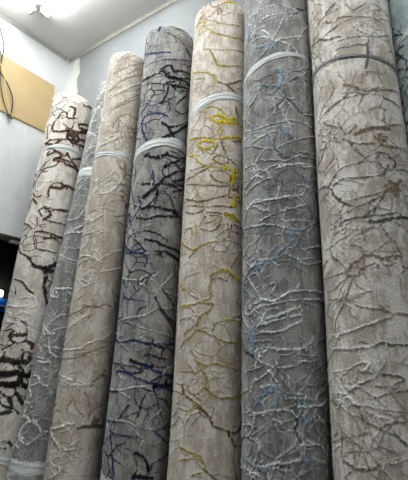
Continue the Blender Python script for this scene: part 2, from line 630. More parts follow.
 6: """
W 2.4 -31,3373 -16,3387 7,3384
W 2.3 -23,3299 -5,3327 22,3333
W 3.0 -13,3241 7,3264 35,3271
S 3.9 26,3247 48,3268 76,3346 110,3463
W 2.3 -36,3228 -11,3218 4,3209
W 2.9 -20,3154 4,3143 21,3102 46,3119 73,3162
L 3.6 9,3121 11,3062 -1,3021
L 3.6 23,3093 21,3022
W 2.9 17,3113 6,3173 2,3187
W 2.2 21,3110 30,3188 39,3255
W 3.1 61,3126 81,3230 103,3312
L 5.1 -1,3085 13,3084
W 2.9 33,3090 50,3066 62,3032
W 2.2 25,3092 34,3114
S 3.2 63,3330 85,3366
L 5.4 -36,3388 -31,3267 -35,3143 -27,3038
S 2.8 37,3027 50,3018
W 2.4 -52,3309 -23,3281
S 4.1 -11,2881 3,2883 20,2891 26,2912
S 3.5 36,2926 58,2918 89,2984
L 6.8 28,2919 32,2888 28,2828
L 4.1 -6,2858 12,2829 30,2821
W 2.0 -1,2844 -14,2779 -34,2742
W 2.0 34,2821 40,2874
L 3.3 28,2821 16,2775
S 2.6 13,2682 25,2705 35,2747
S 3.3 35,2747 49,2717 63,2678 85,2703
S 2.7 33,2791 37,2740
L 3.5 -40,2893 -34,2772
W 2.7 65,2674 96,2708
S 2.7 44,2846 63,2893
W 2.1 75,2926 64,2940
W 1.9 -23,2603 3,2599 38,2613
W 1.9 -23,2532 -2,2547 22,2565
S 2.6 -26,2652 -20,2598
L 3.1 -23,2525 -2,2485 22,2463
L 6.3 25,2599 36,2557 49,2528
L 4.4 11,2543 18,2478
W 1.9 22,2470 37,2496 68,2544 110,2615
S 2.5 18,2518 20,2464 31,2435
S 3.7 27,2435 35,2416 42,2424
W 1.8 2,2414 18,2411 33,2402 42,2417
W 1.8 -14,2417 2,2421
W 2.4 -44,2314 -23,2340 -2,2359 21,2384
W 2.4 -38,2280 -14,2304 10,2318
W 2.4 -17,2400 -12,2354 2,2323
W 2.5 21,2364 44,2385 85,2408
S 3.0 19,2307 27,2338 44,2359 52,2337
S 2.4 15,2289 21,2300 30,2280 24,2255 17,2270 15,2289
S 2.4 28,2299 51,2304
L 5.5 60,2342 70,2312
L 4.8 65,2307 74,2252
W 1.8 -23,2387 6,2359
W 2.5 62,2435 100,2470
W 1.9 57,2459 88,2479
W 2.5 63,2384 110,2430
W 3.0 -43,2155 -29,2204 -3,2211 21,2212 59,2233
L 4.7 68,2221 62,2155 66,2097
L 4.2 80,2207 85,2137
W 1.7 -9,2111 9,2130 35,2156 63,2192
W 2.3 -51,2112 -12,2094 9,2088 34,2067
L 2.9 34,2067 57,2068 97,2149
L 7.3 37,2061 41,2027
*L 12.5 43,2050
W 1.8 51,2285 75,2291
W 2.0 -23,2596 -23,2647
W 1.9 38,2620 76,2631
W 2.0 70,2622 110,2630
W 1.8 75,2278 81,2246
W 2.4 59,2240 69,2286 75,2265
W 1.9 -44,2425 -17,2414
L 5.6 41,2015 33,1985 21,1957 19,1928
L 4.5 50,2018 44,1981
L 5.1 19,1934 1,1916 -22,1905 -36,1872
*L 11.2 -8,1897
L 2.8 33,1979 38,1946 51,1921
W 2.3 -36,1872 -12,1922 8,1931
W 2.3 55,1974 110,2032
W 2.9 47,1931 61,1908 110,1958
W 2.8 -29,1862 -15,1804 -4,1756 8,1748
W 2.7 11,1775 17,1812 10,1818
W 2.8 -25,1725 -4,1745
W 2.8 -36,1701 -22,1691 -15,1710 -4,1718
W 2.8 -6,1751 15,1742 28,1768 46,1787 110,1805
W 2.8 -15,1721 8,1727 31,1742 53,1751 110,1771
W 3.3 -8,1639 4,1664 21,1684 48,1718
W 2.7 -4,1644 14,1658 31,1674 48,1687 50,1713
W 2.7 -8,1639 2,1691
W 2.7 -10,1619 11,1612 30,1628 48,1656 50,1687
*L 22.2 -22,1600
L 7.2 -22,1626 -17,1573 -20,1532
W 3.3 -15,1527 0,1551 23,1542 47,1549 62,1577 67,1598
W 3.2 0,1531 7,1556
W 2.7 43,1529 61,1522 70,1533
L 3.4 77,1591 100,1607
W 2.3 -47,1700 -28,1639
L 3.3 47,1766 52,1740
W 2.3 110,1811 90,1766
W 2.7 -10,1501 -6,1531
W 3.2 -8,1501 3,1481 17,1472 36,1479 53,1506
W 2.2 -39,1451 -13,1466 -1,1476
W 2.2 -28,1381 -44,1369
W 2.7 -22,1372 -17,1411 -4,1432 6,1457
W 2.7 8,1452 18,1410 25,1378
W 2.1 13,1443 6,1462
W 2.2 65,1468 52,1409 38,1361
W 2.1 23,1435 29,1397
*L 18.3 1,1384
L 6.5 -9,1345 -13,1316
L 6.5 16,1396 -9,1355
W 2.7 -6,1393 10,1405 25,1378
L 5.4 16,1368 12,1316
L 5.3 22,1373 28,1360
L 6.4 41,1352 44,1306
W 2.8 42,1329 66,1330 91,1348 109,1402
W 2.7 22,1359 41,1357 67,1358
L 4.9 41,1361 62,1349
W 2.2 -38,1286 -22,1304
W 2.7 -15,1292 -1,1300 12,1311
W 2.8 -43,1241 -17,1245 -27,1209 -38,1200
W 2.8 -30,1120 -22,1174
W 2.2 -15,1292 -17,1258
S 3.2 39,1306 40,1270 37,1243 44,1199
W 2.7 16,1312 33,1310 40,1288
W 2.1 12,1279 22,1259
W 2.8 66,1307 83,1260 96,1215
W 2.2 65,1280 69,1243 85,1204
L 4.9 44,1288 63,1280
W 2.8 47,1191 73,1189 84,1151
W 2.2 47,1186 44,1152
W 3.3 -30,1116 -13,1102 5,1114 27,1129 42,1139
L 6.6 48,1135 63,1142
L 6.6 -5,1093 5,1101
L 5.6 -22,1115 -30,1107
W 2.8 63,1138 85,1115 87,1079
L 5.5 46,1113 46,1088
W 2.2 -37,1085 -9,1074
W 2.2 -9,1082 -22,1054
S 2.2 13,1117 30,1112
W 1.6 27,1129 11,1108
W 2.9 92,1180 89,1131
W 1.6 43,1191 53,1204 60,1186
""",
 7: """
G 3.5 -32,3086 -17,3097 -4,3128
G 2.8 -17,3112 -2,3139
N 2.9 -44,3148 -25,3151
N 2.8 -24,3072 -10,3035
N 2.8 -44,3023 -27,3050 -18,3061
G 3.3 20,2968 28,2935 35,2920 49,2913 75,2954
N 2.7 1,3042 27,3021 52,3016
G 2.6 -1,2909 18,2912 38,2907
G 2.6 -6,2868 11,2863 33,2864
G 4.5 39,2900 34,2844 34,2789 29,2736
N 1.9 -33,2815 -18,2816
N 3.7 23,2699 33,2716 50,2710
N 4.8 1,2667 16,2638 27,2613 47,2624
G 4.2 -19,2582 -4,2596 18,2598 36,2600 57,2582 79,2574
N 4.8 -28,2574 -8,2589
N 3.0 27,2613 44,2635
N 2.5 -18,2726 -13,2702
N 2.8 21,3060 39,3102
N 2.8 38,3050 63,3084
G 2.4 48,2536 46,2474
N 1.9 -35,2710 -46,2822
W 2.8 51,3111 69,3095
N 1.8 21,2661 31,2710
N 3.1 47,2624 81,2656
N 2.5 -5,2742 4,2676
*N 22.8 40,2388
N 6.3 11,2413 29,2429 52,2436
N 5.1 -5,2404 10,2366 30,2358
N 6.2 31,2399 39,2353 56,2350
N 2.4 -49,2500 -31,2463 -22,2460
N 2.4 -34,2534 -21,2490 -7,2456
N 2.3 -43,2460 -29,2423 -18,2429
N 2.3 -10,2491 -1,2424 12,2454
N 2.4 -44,2516 -28,2489
N 2.3 -18,2441 -9,2385
G 2.2 4,2371 13,2317 22,2285
G 2.4 -53,2417 -30,2399
G 3.9 28,2283 38,2318 47,2310
G 3.8 19,2285 25,2278
*G 6.7 34,2300
G 3.3 -25,2241 -15,2268 2,2274 25,2278 36,2261 42,2234
G 3.3 -23,2210 -9,2221 9,2212 26,2211 40,2223
G 2.8 -25,2241 -33,2188 -42,2177
N 4.4 38,2222 46,2264
G 4.5 47,2298 55,2281 52,2256
*N 28.3 47,2165
*N 21.8 52,2157
G 2.7 -17,2080 -11,2107 4,2122 21,2130 33,2140
G 3.2 -15,2067 3,2085 21,2104 35,2129
G 2.6 -17,2085 -16,2025
N 3.7 -29,1994 -10,2010 -4,1995
G 2.1 35,2124 25,2076 21,2046
G 4.2 17,2021 29,2019 48,2038 66,2044
G 2.7 19,2046 33,2045 48,2054 66,2038
N 1.6 50,2134 49,2059
G 2.1 29,2004 34,1973 39,1944
G 2.1 -16,2036 3,2043 16,2042
N 2.2 63,2143 70,2105
G 2.3 45,2241 82,2263
N 2.3 -54,2172 -38,2195
N 1.5 7,1999 10,1947
G 2.9 52,2347 98,2368
N 2.4 44,2473 52,2454 78,2485
N 4.4 36,2140 62,2208
N 2.6 42,1945 46,1906 51,1893
N 3.6 -13,1828 -6,1859 4,1874 13,1886 26,1874 37,1880 50,1883
N 3.0 -11,1817 -3,1813 6,1839 20,1855
N 3.0 -7,1805 -12,1778 -17,1727
N 4.1 25,1865 30,1845 42,1856
*G 7.1 22,1845
G 3.6 49,1844 56,1837
N 3.0 -15,1727 -8,1705 5,1688 20,1682 33,1665 49,1663
N 1.6 -57,1827 -32,1860
N 1.6 -50,1770 -30,1778 -13,1813
N 2.1 -47,1738 -17,1723
N 2.0 -17,1718 -29,1680 -40,1607
W 2.0 -31,1595 -7,1613 12,1633 30,1651
N 2.0 19,1642 32,1656
W 2.5 -42,1547 -15,1543 7,1550 20,1563
G 3.0 12,1554 20,1563 32,1555 45,1557
W 1.5 -42,1715 -27,1727
N 1.6 -40,1675 -46,1600
W 2.1 -46,1600 -31,1586
N 2.0 0,1871 -1,1841
W 2.0 -45,1460 -23,1468 -10,1486
W 2.0 -9,1486 -2,1496 5,1486 -3,1464 -9,1481
G 2.9 3,1473 14,1457 34,1451
N 2.9 24,1450 36,1443
G 2.5 9,1449 -4,1427 -19,1391
W 2.5 9,1449 -9,1422 -23,1391
G 2.0 5,1423 13,1412 25,1418 36,1443
W 2.0 -43,1362 -37,1385 -24,1387
N 2.0 3,1374 20,1393 39,1407
W 2.5 -39,1337 -24,1374 -14,1351
W 2.0 -43,1362 -30,1360
G 3.0 -21,1349 -10,1343 -7,1304
W 2.5 -19,1358 -6,1348
N 2.5 -14,1322 1,1294 12,1277 23,1265
G 3.0 23,1265 33,1229
N 2.4 12,1289 22,1303 31,1304
N 1.5 -5,1352 14,1340 35,1335
N 2.6 -40,1294 -35,1246 -37,1181
N 1.5 -24,1243 -2,1266
G 2.5 3,1252 6,1223
W 2.0 1,1244 6,1261
N 2.5 -20,1228 -18,1190 -19,1159
N 3.0 -35,1166 -19,1152 -5,1151 7,1174 19,1185 32,1192
W 2.0 7,1174 30,1191
N 2.1 -58,1212 -29,1241
W 1.6 -54,1189 -38,1212
W 1.5 -27,1468 -25,1408
N 1.5 -14,1223 -7,1180 -5,1158
N 2.0 -33,1113 -19,1148
N 2.0 8,1156 10,1128
N 2.1 -41,1261 -58,1212
W 1.5 -36,1424 -29,1390
""",
 8: """
K 2.8 -82,3103 -57,3046 -36,2996
K 2.7 -82,2966 -56,2944 -39,2935
K 2.7 -82,2909 -60,2900 -41,2887
K 2.6 -82,2839 -61,2834 -44,2829
K 2.6 -82,2756 -50,2738
K 2.5 -82,2662 -55,2662
K 2.5 -82,2622 -59,2619
K 2.9 -82,3144 -54,3081
K 2.9 -82,3164 -82,3188
""",
}

LAMP = 44.0
FILLFAR = 9.0
FILLNEAR = 86.0
EXPO = 0.1
VW = 1.0


# ------------------------------------------------------------------ setting
XL, YW, ZC = -3.371, 2.3225, 4.515          # left wall, back wall, ceiling
XR, YF = 2.6, -3.6                          # far right and front of the shop
T = 0.12
DOOR_Y0, DOOR_Y1, DOOR_Z = -0.5, 2.2, 2.515

def wall_material(name, base, dark, patch=None):
    m, nt, b = nodes_of(name)
    co = coords(nt)
    n1 = noise(nt, co, 2.2, 5.0, 0.62); n2 = noise(nt, coords(nt, (1, 1, 0.35)), 14.0, 4.0)
    c = mix(nt, ramp(nt, n1, 0.3, 0.75), base, dark)
    c = mix(nt, math_n(nt, 'MULTIPLY', ramp(nt, n2, 0.58, 0.75), 0.35), c, tuple(x*0.8 for x in dark))
    if patch:                                # ragged edge of white plaster painted round the corner
        sep = nt.nodes.new('ShaderNodeSeparateXYZ'); nt.links.new(co, sep.inputs[0])
        nz = noise(nt, coords(nt, (0.4, 1, 1)), 9.0, 4.0, 0.6)
        x = math_n(nt, 'ADD', sep.outputs[0], math_n(nt, 'MULTIPLY', math_n(nt, 'SUBTRACT', nz, 0.5), 0.16))
        k = ramp(nt, x, XL + 0.172, XL + 0.18)
        edge = math_n(nt, 'MULTIPLY', ramp(nt, x, XL + 0.145, XL + 0.17), math_n(nt, 'SUBTRACT', 1.0, k))
        w = mix(nt, ramp(nt, n2, 0.4, 0.7), (0.70, 0.70, 0.67), (0.60, 0.60, 0.57))
        w = mix(nt, math_n(nt, 'MULTIPLY', edge, 0.5), w, (0.56, 0.52, 0.40))
        c = mix(nt, k, w, c)
    nt.links.new(c, b.inputs['Base Color']); b.inputs['Roughness'].default_value = 0.75
    bump(nt, b, noise(nt, co, 45.0, 4.0), 0.35, 0.004)
    return m

M_left = wall_material('white_painted_plaster', (0.66, 0.68, 0.685), (0.57, 0.59, 0.595))
M_back = wall_material('blue_grey_painted_plaster', (0.262, 0.278, 0.285), (0.215, 0.23, 0.238), patch=True)
M_dark = plain('unlit_room_black', (0.02, 0.022, 0.022), 0.9)  # near-black colour stands in for the darkness of the unlit room

# ceiling boards with thin joints
m, nt, b = nodes_of('white_ceiling_boards'); M_ceil = m
co = coords(nt); sep = nt.nodes.new('ShaderNodeSeparateXYZ'); nt.links.new(co, sep.inputs[0])
def joint(axis, off, step, w):
    v = math_n(nt, 'FLOORED_MODULO', math_n(nt, 'SUBTRACT', sep.outputs[axis], off - step/2), step)
    v = math_n(nt, 'ABSOLUTE', math_n(nt, 'SUBTRACT', v, step/2))
    return math_n(nt, 'SUBTRACT', 1.0, ramp(nt, v, w*0.4, w))
jj = math_n(nt, 'MAXIMUM', joint(0, -2.29, 0.605, 0.006), joint(1, 0.25, 1.21, 0.006))
c = mix(nt, noise(nt, co, 3.0, 4.0), (0.66, 0.66, 0.645), (0.59, 0.59, 0.575))
c = mix(nt, math_n(nt, 'MULTIPLY', jj, 0.28), c, (0.45, 0.45, 0.43))
nt.links.new(c, b.inputs['Base Color']); b.inputs['Roughness'].default_value = 0.8
bump(nt, b, math_n(nt, 'SUBTRACT', noise(nt, co, 60.0), jj), 0.3, 0.003)

# floor: grey terrazzo-like tiles
m, nt, b = nodes_of('grey_floor_tiles'); M_floor = m
co = coords(nt); br = nt.nodes.new('ShaderNodeTexBrick'); nt.links.new(co, br.inputs['Vector'])
br.offset = 0.0; br.inputs['Scale'].default_value = 1.0; br.inputs['Mortar Size'].default_value = 0.004
br.inputs['Brick Width'].default_value = 0.6; br.inputs['Row Height'].default_value = 0.6
br.inputs['Color1'].default_value = rgba((0.34, 0.33, 0.31)); br.inputs['Color2'].default_value = rgba((0.31, 0.30, 0.285))
br.inputs['Mortar'].default_value = rgba((0.16, 0.155, 0.15))
nt.links.new(mix(nt, math_n(nt, 'MULTIPLY', noise(nt, co, 80.0), 0.25), br.outputs[0], (0.15, 0.15, 0.14)), b.inputs['Base Color'])
b.inputs['Roughness'].default_value = 0.35

structure(MB().box((XL, YF, -0.1), (XR, YW, 0)).build('floor', M_floor))
structure(MB().box((XL-T, YF-T, ZC), (XR+T, YW+T, ZC+0.1)).build('ceiling', M_ceil))
structure(MB().box((XL-T, YW, -0.1), (XR+T, YW+T, ZC)).build('wall_back', M_back))
structure(MB().box((XR, YF, -0.1), (XR+T, YW, ZC)).build('wall_right', M_left))
structure(MB().box((XL-T, YF-T, -0.1), (XR+T, YF, ZC)).build('wall_front', M_left))
wl = MB()
wl.box((XL-T, YF, -0.1), (XL, DOOR_Y0, ZC)); wl.box((XL-T, DOOR_Y1, -0.1), (XL, YW, ZC))
wl.box((XL-T, DOOR_Y0, DOOR_Z), (XL, DOOR_Y1, ZC))
structure(wl.build('wall_left', M_left))

# narrow cornice under the ceiling and the frame round the dark opening
M_cornice = plain('grey_cornice_paint', (0.36, 0.35, 0.31), 0.7, var=0.2)
def cornice(name, along_x):
    prof = [(0, 0.018), (0.007, 0.018), (0.009, 0.022), (0.010, 0.030), (0.017, 0.041), (0.020, 0.042), (0.020, 0.05), (0, 0.05)]  # out of wall, up
    v = []; n = len(prof)
    ends = (XL, XR) if along_x else (YF, YW - 0.04)
    for e in ends:
        for d, h in prof:
            z = ZC - 0.05 + h
            v.append((e, YW - d, z) if along_x else (XL + d, e, z))
    f = [(i, (i+1) % n, n+(i+1) % n, n+i) for i in range(n)] + [tuple(range(n)), tuple(range(2*n-1, n-1, -1))]
    me = bpy.data.meshes.new(name); me.from_pydata(v, [], f); me.update()
    return structure(link(name, me, M_cornice))
cornice('trim_1', True); cornice('trim_2', False)
M_frame = plain('dark_olive_door_frame', (0.055, 0.05, 0.03), 0.6)
fr = MB()
fr.box((XL-T, DOOR_Y0, DOOR_Z-0.02), (XL+0.006, DOOR_Y1, DOOR_Z))
fr.box((XL-T, DOOR_Y1-0.035, 0), (XL+0.012, DOOR_Y1, DOOR_Z-0.035))
fr.box((XL-T, DOOR_Y0, 0), (XL+0.012, DOOR_Y0+0.035, DOOR_Z-0.035))
structure(fr.build('trim_3', M_frame, bevel=0.003))

# dark space beyond the opening
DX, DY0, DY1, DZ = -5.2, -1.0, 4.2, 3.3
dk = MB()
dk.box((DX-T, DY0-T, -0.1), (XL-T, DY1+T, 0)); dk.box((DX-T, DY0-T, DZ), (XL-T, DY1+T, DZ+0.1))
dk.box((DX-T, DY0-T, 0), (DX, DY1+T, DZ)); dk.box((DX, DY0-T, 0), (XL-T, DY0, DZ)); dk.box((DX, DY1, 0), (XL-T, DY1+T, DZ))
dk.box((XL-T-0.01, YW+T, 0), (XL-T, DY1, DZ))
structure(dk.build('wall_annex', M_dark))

# ------------------------------------------------------------------ things beyond the opening
M_lampw = emit('lit_lamp_glass', (1.0, 0.94, 0.85), 22.0)
M_grey = plain('pale_grey_plastic', (0.52, 0.53, 0.50), 0.5)
M_blue = plain('bright_blue_plastic', (0.015, 0.16, 0.62), 0.45)
M_whitep = plain('white_plastic', (0.80, 0.80, 0.80), 0.4)

bl = empty('bulkhead_lamp', (DX, 2.91, 2.285))
tag(bl, 'small glowing white lamp in the dark doorway, just above the blue panel', 'lamp')
MB().box((0, -0.07, -0.05), (0.03, 0.07, 0.05)).build('back_plate', M_grey, bl, bevel=0.006)
bm_v = []; bm_f = []
nu, nv = 16, 8
for j in range(nv+1):
    a = math.pi/2*j/nv
    for i in range(nu):
        t = 2*math.pi*i/nu
        bm_v.append((0.03 + 0.055*math.sin(a), 0.058*math.cos(a)*math.cos(t), 0.042*math.cos(a)*math.sin(t)))
for j in range(nv):
    for i in range(nu):
        bm_f.append((j*nu+i, j*nu+(i+1) % nu, (j+1)*nu+(i+1) % nu, (j+1)*nu+i))
link('lamp_glass', np_mesh('lamp_glass', bm_v, bm_f), M_lampw, bl)

bp = empty('wall_panel', (DX, 2.93, 2.06))
tag(bp, 'bright blue panel with a thin white stripe, inside the dark doorway behind the brown-veined roll', 'panel')
MB().box((0, -0.30, 0), (0.04, 0.108, 0.16)).build('panel_board', plain('blue_panel', (0.012, 0.17, 0.70), 0.4), bp, bevel=0.006)
MB().box((0.04, -0.29, 0.062), (0.044, 0.098, 0.078)).build('stripe', M_whitep, bp)

vb = empty('junction_box', (XL - 0.035, 2.0, DOOR_Z - 0.02 - 0.032))
tag(vb, 'small pale grey box tucked under the lintel of the dark doorway', 'box')
MB().box((-0.02, -0.052, 0), (0.02, 0.052, 0.032)).build('housing', M_grey, vb, bevel=0.004)
MB().box((0.02, -0.046, 0.004), (0.022, 0.046, 0.027)).build('cover_plate', plain('grey_cover', (0.6, 0.6, 0.56), 0.5), vb)

# ------------------------------------------------------------------ board and cables on the left wall
M_board = plain('tan_board', (0.47, 0.345, 0.175), 0.65, var=0.07, scale=6.0, bumpd=0.001)
bo = MB().box((XL+0.001, 0.95, 3.588), (XL+0.013, 2.178, 4.122)).build('board', M_board, bevel=0.002)
tag(bo, 'tan yellow board fixed flat high on the white left wall', 'board')

def smooth_path(pts, n=8):
    pts = [Vector(p) for p in pts]; out = []
    for i in range(len(pts)-1):
        p0, p1, p2, p3 = pts[max(i-1, 0)], pts[i], pts[i+1], pts[min(i+2, len(pts)-1)]
        for k in range(n):
            t = k/n
            out.append(0.5*((2*p1) + (p2-p0)*t + (2*p0-5*p1+4*p2-p3)*t*t + (3*p1-p0-3*p2+p3)*t**3))
    return out + [pts[-1]]
M_cab = plain('black_cable', (0.02, 0.022, 0.035), 0.45)
M_caby = plain('yellow_cable', (0.62, 0.52, 0.12), 0.5)
cx = XL + 0.022
k1 = empty('cable', (cx, 1.775, 3.552))
tag(k1, 'dark cable hanging in waves over the tan board, right of the other cables', 'cable', 'cables hanging over the board')
def rel(pts, o): return [Vector(p) - Vector(o) for p in pts]
P1 = [(cx, 1.50, 4.50), (cx, 1.54, 4.405), (cx+.012, 1.612, 4.207), (cx+.008, 1.618, 4.057), (cx, 1.625, 3.943), (cx+.01, 1.705, 3.847), (cx+.012, 1.765, 3.725), (cx+.005, 1.775, 3.552)]
MB().tube(rel(smooth_path(P1), k1.location), 0.0055).build('cable_run', M_cab, k1, smooth=True)
kn = MB()
for s in range(3):
    pts = [(0.004*s + 0.006*math.cos(a*1.3+s), 0.022*math.cos(a+s)-0.005, 0.012+0.018*math.sin(a+1.2*s)) for a in np.linspace(0, 5.6, 14)]
    kn.tube(pts, 0.0045, 8)
kn.build('cable_knot', M_cab, k1, smooth=True)
P2 = [(cx, 1.46, 4.505), (cx+.006, 1.51, 4.32), (cx+.016, 1.596, 4.10), (cx+.016, 1.61, 4.0), (cx+.014, 1.615, 3.93), (cx+.004, 1.65, 3.80), (cx+.004, 1.70, 3.66), (cx+.012, 1.755, 3.56)]
tag(MB().tube(smooth_path(P2), 0.004).build('cable', M_cab, smooth=True), 'thin dark cable hanging left of the waved one over the tan board', 'cable', 'cables hanging over the board')
P3 = [(cx+.02, 1.42, 4.505), (cx+.026, 1.47, 4.25), (cx+.03, 1.58, 4.02), (cx+.034, 1.622, 3.955), (cx+.032, 1.66, 3.86), (cx+.03, 1.69, 3.74), (cx+.03, 1.735, 3.62), (cx+.03, 1.79, 3.535)]
tag(MB().tube(smooth_path(P3), 0.004).build('cable', M_caby, smooth=True), 'yellow cable hanging between the dark cables over the tan board', 'cable', 'cables hanging over the board')

# ------------------------------------------------------------------ ceiling lights
M_tube = emit('lit_diffuser', (0.97, 1.0, 0.99), LAMP)
M_fill_far = emit('fill_diffuser_far', (0.97, 1.0, 0.99), FILLFAR)
M_fill_near = emit('fill_diffuser_near', (0.97, 1.0, 0.99), FILLNEAR)
M_body = plain('white_lamp_body', (0.75, 0.77, 0.80), 0.35)
M_cap = plain('grey_end_cap', (0.40, 0.41, 0.41), 0.5)
def batten(x0, y0, x1, y1, label, tube=None):
    """a long batten lamp under the ceiling: body, curved diffuser, end caps"""
    cxm, cym = (x0+x1)/2, (y0+y1)/2; L = math.hypot(x1-x0, y1-y0)
    o = empty('ceiling_lamp', (cxm, cym, ZC)); o.rotation_euler.z = math.atan2(y1-y0, x1-x0)
    tag(o, label, 'ceiling light', 'ceiling lamps')
    h = L/2
    MB().box((-h, -0.045, -0.028), (h, 0.045, 0)).build('lamp_body', M_body, o, bevel=0.003)
    n = 10; v = []; f = []
    for e in (-h+0.012, h-0.012):
        for i in range(n+1):
            a = math.pi*i/n
            v.append((e, 0.043*math.cos(a), -0.028-0.035*math.sin(a)))
    for i in range(n): f.append((i, i+1, n+2+i, n+1+i))
    me = bpy.data.meshes.new('diffuser'); me.from_pydata(v, [], f); me.update()
    for p in me.polygons: p.use_smooth = True
    link('diffuser', me, tube or M_tube, o)
    for s in (-1, 1):
        MB().box((s*h-0.012, -0.043, -0.062), (s*h+0.012, 0.043, -0.028)).build('end_cap', M_cap, o, bevel=0.004)
    return o
batten(-3.055, 0.45, -3.055, 1.675, 'lit white batten lamp along the left wall, left one at the ceiling joint')
batten(-2.995, 1.755, -1.78, 1.755, 'lit white batten lamp parallel to the back wall, right one at the ceiling joint')
for gx, gy in ((-1.7, 0.75), (0.0, 0.75), (-1.9, -0.9), (-0.2, -0.9), (-1.9, -2.5), (-0.2, -2.5)):  # unseen lamps added for general light on the rolls and room
    batten(gx-0.6, gy, gx+0.6, gy, 'added white batten lamp for fill light, unseen, on the shop ceiling outside the picture', M_fill_near if gy > 0 else M_fill_far)


# ------------------------------------------------------------------ carpet rolls
# palettes: base, lighter brushed tone, then the vein colours by letter; S is shade beside ridges, painted as a darker tone
PAL = {
 1: dict(base=(.58,.52,.455), light=(.82,.78,.725), B=(.050,.019,.010), K=(.012,.009,.008), T=(.84,.80,.74)),
 2: dict(base=(.20,.20,.20), light=(.345,.345,.34), W=(.84,.84,.82)),
 3: dict(base=(.54,.465,.385), light=(.76,.705,.635), S=(.28,.215,.15), N=(.16,.105,.055), W=(.90,.87,.81)),
 4: dict(base=(.25,.24,.23), light=(.44,.43,.415), D=(.008,.030,.135), K=(.002,.003,.014), W=(.72,.72,.72), S=(.085,.085,.085)),
 5: dict(base=(.57,.49,.41), light=(.80,.745,.68), Y=(.64,.50,.010), O=(.42,.33,.07), N=(.14,.08,.03), S=(.38,.30,.20)),
 6: dict(base=(.215,.208,.2), light=(.40,.395,.385), W=(.78,.81,.84), L=(.27,.375,.48), S=(.06,.065,.075)),
 7: dict(base=(.49,.43,.375), light=(.80,.76,.71), G=(.11,.112,.108), N=(.23,.175,.11), W=(.84,.81,.77)),
 8: dict(base=(.30,.37,.38), light=(.45,.52,.53), K=(.02,.032,.038)),
}
FINE = {1: 'T', 2: 'W', 3: 'WS', 4: 'WS', 5: 'SO', 6: 'WWS', 7: 'NW', 8: 'K'}
BACKV = {1: 'BBKT', 2: 'WW', 3: 'SSWN', 4: 'DKWS', 5: 'YONS', 6: 'WLWS', 7: 'GNWN', 8: 'KK'}
BOLD = {'K': 1.7, 'B': 1.5, 'D': 1.45, 'N': 1.15, 'G': 1.05, 'Y': 1.3, 'O': 1.15}
SHAPE = {'W': 2.6, 'T': 2.2, 'S': -1.2, 'N': 1.2, 'B': 1.4, 'K': 1.4, 'D': 2.0, 'Y': 2.0, 'O': 1.6, 'L': 2.0, 'G': 1.2}

WEB = {   # cell width, cell height, half line width, patch threshold (from, to), colours, strength, relief
 1: [(.10, .06, .0024, -.1, .4, 'BTB', .8, 1.8), (.05, .035, .0010, 0, .5, 'T', .5, 1.5)],
 2: [(.12, .06, .0016, -.1, .5, 'W', .7, 2.5), (.05, .03, .0010, 0, .5, 'W', .5, 2)],
 3: [(.12, .055, .0020, -.1, .5, 'SWS', .6, 2.2), (.055, .035, .0012, 0, .5, 'WSS', .5, 1.8)],
 4: [(.12, .065, .0024, -.15, .4, 'KDK', .85, 2.2), (.06, .035, .0012, .15, .6, 'KWS', .5, 1.8)],
 5: [(.13, .06, .0020, 0, .5, 'SONO', .6, 2.2), (.06, .035, .0012, .1, .6, 'SNO', .45, 1.8)],
 6: [(.12, .06, .0018, -.2, .4, 'WSWL', .5, 2.6), (.05, .035, .0012, .1, .6, 'WLS', .35, 2.2)],
 7: [(.13, .065, .0026, .05, .5, 'NGNN', .45, 2.2), (.06, .04, .0014, .25, .7, 'NGN', .4, 1.8)],
 8: [(.14, .045, .0022, -.3, .3, 'K', .85, 1.8)],
}
def carpet_material(i):
    p = PAL[i]
    m, nt, b = nodes_of('carpet_pile_%s' % ('cream', 'silver', 'sand', 'charcoal', 'ivory', 'slate', 'taupe', 'teal')[i-1])
    att = nt.nodes.new('ShaderNodeAttribute'); att.attribute_name = 'pile'
    co = coords(nt)
    n1 = noise(nt, coords(nt, (1, 1, 0.7)), 12.0, 5.0, 0.66)
    n2 = noise(nt, coords(nt, (3.0, 3.0, 0.5)), 22.0, 3.0, 0.7)
    n3 = noise(nt, coords(nt, (1, 1, 1.8)), 170.0, 2.0, 0.7)
    k = math_n(nt, 'ADD', math_n(nt, 'MULTIPLY', n1, 0.68), math_n(nt, 'MULTIPLY', n2, 0.32))
    c = mix(nt, ramp(nt, k, 0.43, 0.57), p['base'], p['light'])
    g = math_n(nt, 'ADD', math_n(nt, 'MULTIPLY', ramp(nt, n3, 0.25, 0.75), 0.34), 0.80)
    c = mix(nt, att.outputs['Alpha'], c, att.outputs['Color'])
    gm = nt.nodes.new('ShaderNodeVectorMath'); gm.operation = 'SCALE'
    nt.links.new(c, gm.inputs[0]); nt.links.new(g, gm.inputs['Scale'])
    nt.links.new(gm.outputs[0], b.inputs['Base Color'])
    b.inputs['Roughness'].default_value = 0.85
    nt.links.new(math_n(nt, 'MULTIPLY', math_n(nt, 'SUBTRACT', 1.0, math_n(nt, 'MULTIPLY', att.outputs['Alpha'], 0.9)), 0.30), b.inputs['Sheen Weight']); b.inputs['Specular IOR Level'].default_value = 0.12; b.inputs['Sheen Roughness'].default_value = 0.45
    bump(nt, b, n3, 0.6, 0.004)
    return m

def parse(s):
    for ln in s.strip().splitlines():
        f = ln.split(); blob = f[0][0] == '*'
        yield f[0].strip('*'), float(f[1])/1000, blob, [tuple(float(x) for x in q.split(',')) for q in f[2:]]

